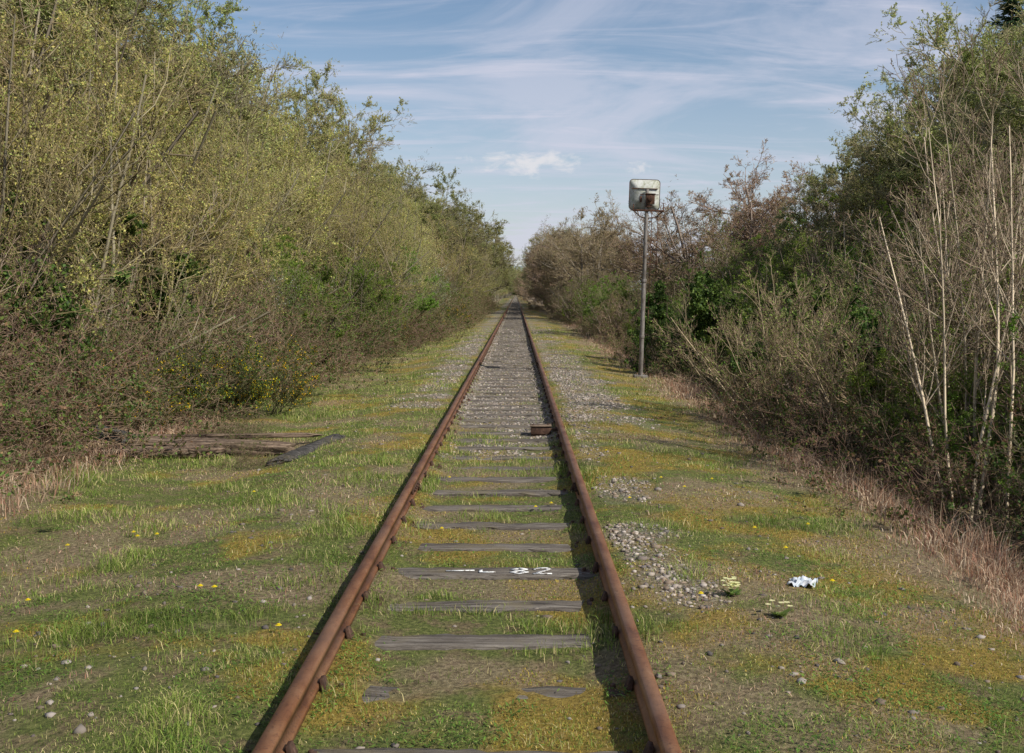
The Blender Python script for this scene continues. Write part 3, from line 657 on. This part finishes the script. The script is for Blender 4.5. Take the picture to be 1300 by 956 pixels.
# ------------------------------------------------------------ fallen timbers
def log(name, L, w, h, matr, seed, along='x', parent=None):
    rng = random.Random(seed); ns = 60; npf = 20; V = []
    for i in range(ns + 1):
        t = i / ns - .5; e = 1 - .4 * max(0, abs(t) * 2 - .94) / .06
        for k in range(npf):
            a = 2 * math.pi * k / npf; ca, sa = math.cos(a), math.sin(a)
            q = (abs(ca) ** 9 + abs(sa) ** 9) ** (-1 / 9)
            nz = float(fbm(t * L * .5 + seed * 3, k * .9, .45, seed, 4)) - .5
            r = q * (1 + .5 * nz + rng.uniform(-.05, .05)) * e
            V.append((t * L + (rng.uniform(-.03, .03) + (float(vnoise(k, seed, 1.3)) - .5) * .35 * (abs(t) > .4) * (1 if t > 0 else -1)), ca * r * w / 2, sa * r * h / 2))
    Q = [[i * npf + k, i * npf + (k + 1) % npf, (i + 1) * npf + (k + 1) % npf, (i + 1) * npf + k] for i in range(ns) for k in range(npf)]
    T = []
    for b in (0, ns * npf):
        c = len(V); V.append(tuple(np.mean(V[b:b + npf], axis=0)))
        T += [(c, b + k, b + (k + 1) % npf) for k in range(npf)]
    o = mk(name, V, Q, T, mats=[matr]); 
    if parent: o.parent = parent
    return o
pile = empty('derelict_sleepers', (-3.2, 13.4, float(gz(-3.2, 13.4)) + .01))
a = log('split_sleeper', 1.95, .27, .15, M_OLD, 2, parent=pile); a.location = (-.22, .15, .09); a.rotation_euler = (.08, .02, -.05)
a = log('split_sleeper_piece', 1.3, .18, .10, M_OLD, 3, parent=pile); a.location = (-.7, -.12, .06); a.rotation_euler = (.25, -.04, -.14)
a = log('dark_sleeper', 2.1, .20, .10, M_DARKW, 4, parent=pile); a.location = (.95, .15, .055); a.rotation_euler = (0, -.02, 1.38)
a = log('dark_offcut', .5, .24, .16, M_DARKW, 5, parent=pile); a.location = (-1.42, .25, .20); a.rotation_euler = (0, .3, .4)
a = log('thin_plank', 2.4, .12, .05, M_OLD, 6, parent=pile); a.location = (-.3, .75, .14); a.rotation_euler = (0, .0, .08)
for x, y, s in ((-2.75, 12.5, .14), (-4.9, 12.7, .2), (-3.6, 14.6, .22), (-3.2, 14.3, .2)):
    put(P_['bramble'][0], x, y, s, None, name='dead_bramble_tangle')

# ------------------------------------------------------------ distant hills
hx = np.linspace(-3500, 3500, 120); V = []
for k, (yy, zz) in enumerate(((3600, 0), (3900, .6), (4300, 1), (4800, .7))):
    for x in hx: V.append((x, yy, -5 + zz * (80 + 60 * float(fbm(x, 0, 900, 5, 4)) - 30 * abs(x) / 3500)))
n = len(hx); Q = [(r * n + i, r * n + i + 1, (r + 1) * n + i + 1, (r + 1) * n + i) for r in range(3) for i in range(n - 1)]
g = mat('haze_tinted_hillside', 1.0); g.l.new(g.ramp(g.noise(g.obj, .004, 4), [(.4, (.20, .25, .28)), (.6, (.26, .30, .32))]), g.b.inputs['Base Color'])  # aerial haze painted into the hills' blue-grey base colour
mk('hills', V, Q, mats=[g.m], smooth=True)

# ------------------------------------------------------------ sun & sky
AZ = 122; EL = 42   # azimuth clockwise from +Y, elevation
sd = Vector((math.sin(math.radians(AZ)) * math.cos(math.radians(EL)), math.cos(math.radians(AZ)) * math.cos(math.radians(EL)), math.sin(math.radians(EL))))
L = bpy.data.lights.new('sun', 'SUN'); L.energy = 5.0; L.angle = math.radians(.5); L.color = (1, .95, .86)
lo = bpy.data.objects.new('sun', L); scene.collection.objects.link(lo); lo.rotation_euler = sd.to_track_quat('Z', 'Y').to_euler()
W = bpy.data.worlds.new('World'); scene.world = W; W.use_nodes = True
g = NT(W); bg = g.n['Background']
sk = g.new('ShaderNodeTexSky', sky_type='NISHITA', sun_disc=False); sk.sun_elevation = math.radians(EL); sk.sun_rotation = math.radians(AZ)
sk.air_density = 1.0; sk.dust_density = .6; sk.ozone_density = 2.0
tc = g.new('ShaderNodeTexCoord').outputs['Generated']
sp = g.new('ShaderNodeSeparateXYZ'); g.l.new(tc, sp.inputs[0]); X_, Y_, Z_ = sp.outputs
zz = g.math('ADD', g.math('MAXIMUM', Z_, 0), .12)
cv = g.new('ShaderNodeCombineXYZ'); g.l.new(g.math('DIVIDE', X_, zz), cv.inputs[0]); g.l.new(g.math('DIVIDE', Y_, zz), cv.inputs[1])
n1 = g.noise(cv.outputs[0], .9, 8, .6, .8, (1, 1.2, 1), (0, 0, .5))
n2 = g.noise(cv.outputs[0], 2.2, 8, .62, 1.2, (.5, 1.8, 1), (0, 0, .35))
f = g.math('ADD', g.math('MULTIPLY', g.sstep(n1, .44, .64), .6), g.math('MULTIPLY', g.sstep(n2, .46, .68), .46))
hor = g.math('SUBTRACT', 1, g.sstep(Z_, .02, .24))
f = g.math('ADD', f, g.math('MULTIPLY', hor, .5), clamp=True)
c = g.mix(g.math('MULTIPLY', f, .82), sk.outputs[0], (5.9, 6.0, 7.1))
def puff(x0, z0, sx, sz, sc, amt):
    a = g.math('POWER', g.math('DIVIDE', g.math('SUBTRACT', X_, x0), sx), 2); b = g.math('POWER', g.math('DIVIDE', g.math('SUBTRACT', Z_, z0), sz), 2)
    e = g.math('SUBTRACT', 1, g.math('ADD', a, b))
    nz = g.noise(tc, sc, 6, .6, .3, (1, 1, 2.2))
    return g.math('MULTIPLY', g.sstep(g.math('ADD', g.math('MULTIPLY', e, .5), g.math('MULTIPLY', g.math('SUBTRACT', nz, .5), 3.0)), .1, .9), amt)
p = g.math('MAXIMUM', puff(.012, .114, .055, .014, 38, .7), puff(.103, .106, .018, .006, 60, .6))
c = g.mix(p, c, (7.8, 7.5, 7.6))
g.l.new(c, bg.inputs[0]); bg.inputs[1].default_value = .108

# ------------------------------------------------------------ camera
cd = bpy.data.cameras.new('camera'); cam = bpy.data.objects.new('camera', cd); scene.collection.objects.link(cam)
cd.sensor_width = 36; cd.lens = 1460 / 1300 * 36; cd.clip_end = 12000; cd.clip_start = .05
cd.shift_y = -(478 - 433.5) / 1300
cam.location = (.18, 0, 1.845)
cam.rotation_euler = (math.radians(90 - 2.41), 0, math.radians(.2))
scene.camera = cam
print('objects', len(bpy.data.objects), 'polys', sum(len(m.polygons) for m in bpy.data.meshes))
